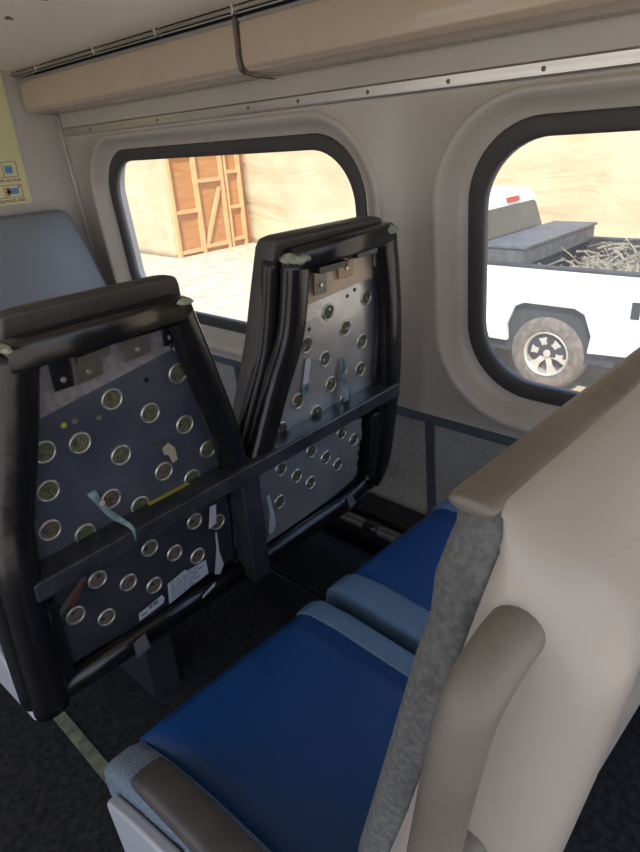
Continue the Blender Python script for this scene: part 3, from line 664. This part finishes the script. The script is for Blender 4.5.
bm = nb(); loft(bm, [[(X0+.07,5.0,-1.29),(X1-.07,5.0,-1.29),(X1-.10,6.6,-1.42),(X0+.10,6.6,-1.42)],[(X0+.07,5.0,ZG+.5),(X1-.07,5.0,ZG+.5),(X1-.10,6.68,ZG+.5),(X0+.10,6.68,ZG+.5)]]); obj('hood', bm, M['white'], tr, bevel=.03)
bm = nb(); box(bm, X0+.05, X1-.05, 2.88, 3.38, -1.30, -1.13); obj('toolbox', bm, M['boxm'], tr, bevel=.012)
bm = nb(); box(bm, X0+.03, X1-.03, 2.86, 3.40, -1.13, -1.10); obj('toolbox_lid', bm, M['boxm'], tr, bevel=.01)
bm = nb(); box(bm, X0+.07, X1-.07, 1.9, 3.2, ZG+.36, ZG+.72); box(bm, X0+.30, X1-.30, 3.2, 6.5, ZG+.36, ZG+.6); box(bm, X0+.25, X1-.25, 5.4, 6.5, ZG+.5, -1.6); obj('chassis', bm, M['dark'], tr)
obj('bumper', bx(X0+.05, X1-.05, 1.12, 1.24, ZG+.48, ZG+.66), M['steel'], tr, bevel=.02)
obj('fuel_door', bx(X0-.008, X0+.01, 1.70, 1.78, -1.68, -1.52), M['dark'], tr, bevel=.01)
def wheel(x, y, s):
    bm = nb(); c = (x, y, ZG+.392)
    lathe(bm, [(.235,-.11*s),(.27,-.125*s),(.34,-.125*s),(.378,-.105*s),(.392,-.06*s),(.392,.06*s),(.378,.105*s),(.30,.12*s),(.235,.11*s)], c, 'X', 40)
    tyre = obj('wheel', bm, M['tyre'], tr, smooth=True)
    bm = nb(); lathe(bm, [(.238,-.112*s),(.230,-.122*s),(.215,-.105*s),(.205,-.05*s),(.20,.03*s)], c, 'X', 40)
    lathe(bm, [(0,-.085*s),(.035,-.085*s),(.05,-.07*s),(.075,-.06*s),(.08,-.03*s),(0,-.03*s)], c, 'X', 24)
    for k in range(6):
        a = 2*PI*k/6+.2
        d = Vector((0, math.cos(a), math.sin(a))); e = Vector((0, -math.sin(a), math.cos(a))); cc = Vector(c)
        loft(bm, [[cc+d*r+e*w_+Vector((h,0,0)) for w_, h in ((-w2,h0*s),(w2,h0*s),(w2*.8,(h0+.03)*s),(-w2*.8,(h0+.03)*s))] for r, w2, h0 in ((.06,.032,-.075),(.13,.030,-.085),(.21,.062,-.075))])
    obj('rim', bm, M['rim'], tyre, smooth=False)
    bm = nb(); lathe(bm, [(0,-.02*s),(.20,-.02*s),(.20,.0)], c, 'X', 24); obj('brake_disc', bm, M['tyre'], tyre)
for y in (2.56, 5.95): wheel(X0+.15, y, 1); wheel(X1-.15, y, -1)
# brush lying in the truck bed
bm = nb()
for k in range(170):
    x = random.uniform(X0+.15, X1-.15); y = random.uniform(1.4, 2.8); a = random.uniform(0, PI); l = random.uniform(.15,.35)
    z = random.uniform(-1.50, -1.28)
    dx, dy, dz = math.cos(a)*l*.5, math.sin(a)*l*.5, random.uniform(-.08,.10)
    x = min(max(x, X0+.13+abs(dx)), X1-.13-abs(dx)); y = min(max(y, 1.34+abs(dy)), 2.84-abs(dy))
    tube(bm, [(x-dx,y-dy,z-dz),(x,y,z+random.uniform(0,.03)),(x+dx,y+dy,z+dz)], random.uniform(.006,.014), 5, ref=(0,0,1))
for k in range(3): box(bm, X0+.2+k*.5, X0+.5+k*.5, 1.5, 2.75, -1.78, -1.45)
tag(obj('dry_brush', bm, M['branch']), 'tangle of dry branches and scrap in the bed of the white pickup', 'branches', kind='stuff')

# ------------------------------------------------------------------ light
w_ = bpy.data.worlds.new('World'); SC.world = w_; w_.use_nodes = True; nt = w_.node_tree
bg = nt.nodes['Background']
tc = nt.nodes.new('ShaderNodeTexCoord'); sp = nt.nodes.new('ShaderNodeSeparateXYZ'); rp = nt.nodes.new('ShaderNodeValToRGB')
nt.links.new(tc.outputs['Generated'], sp.inputs[0])
mr = nt.nodes.new('ShaderNodeMapRange'); mr.inputs[1].default_value = -1; mr.inputs[2].default_value = 1
nt.links.new(sp.outputs['Z'], mr.inputs[0]); nt.links.new(mr.outputs[0], rp.inputs[0]); nt.links.new(rp.outputs[0], bg.inputs[0])
e = rp.color_ramp.elements; e[0].position = .49; e[0].color = (.58,.46,.33,1); e[1].position = .52; e[1].color = (.76,.82,.93,1)
e2 = e.new(.8); e2.color = (.38,.58,1,1)
bg.inputs[1].default_value = 1.15
def light(name, kind, loc, energy, color, size=None, target=None, rot=None):
    l = bpy.data.lights.new(name, kind); l.energy = energy; l.color = color
    o = bpy.data.objects.new(name, l); C.objects.link(o); o.location = Vector(loc)+Vector((0,0,H))
    if size: l.size = size[0]; l.shape = 'RECTANGLE'; l.size_y = size[1]
    if target is not None: o.rotation_euler = (Vector(target)-Vector(loc)).to_track_quat('-Z','Y').to_euler()
    return o
s = light('sun', 'SUN', (-5,-3,8), 3.6, (1,.95,.86), target=(-5+.62,-3+.35,8-.80)); s.data.angle = .01

# ------------------------------------------------------------------ camera
cd = bpy.data.cameras.new('camera'); co = bpy.data.objects.new('camera', cd); C.objects.link(co); SC.camera = co
cd.sensor_fit = 'HORIZONTAL'; cd.sensor_width = 36; cd.lens = 36*613/640; cd.clip_start = .02; cd.clip_end = 300
V1 = Vector((-376-320, 426-191, -613)); V2 = Vector((973-320, 426-92, -613))
ax = V2.normalized(); ay = V1.normalized(); ay = (ay-ax*ay.dot(ax)).normalized(); az = ax.cross(ay)
co.matrix_world = Matrix(((ax.x,ax.y,ax.z,0),(ay.x,ay.y,ay.z,0),(az.x,az.y,az.z,H),(0,0,0,1)))
SC.view_settings.view_transform = 'Standard'; SC.view_settings.look = 'None'; SC.view_settings.gamma = 1; SC.view_settings.exposure = .85
SC.view_settings.use_curve_mapping = False
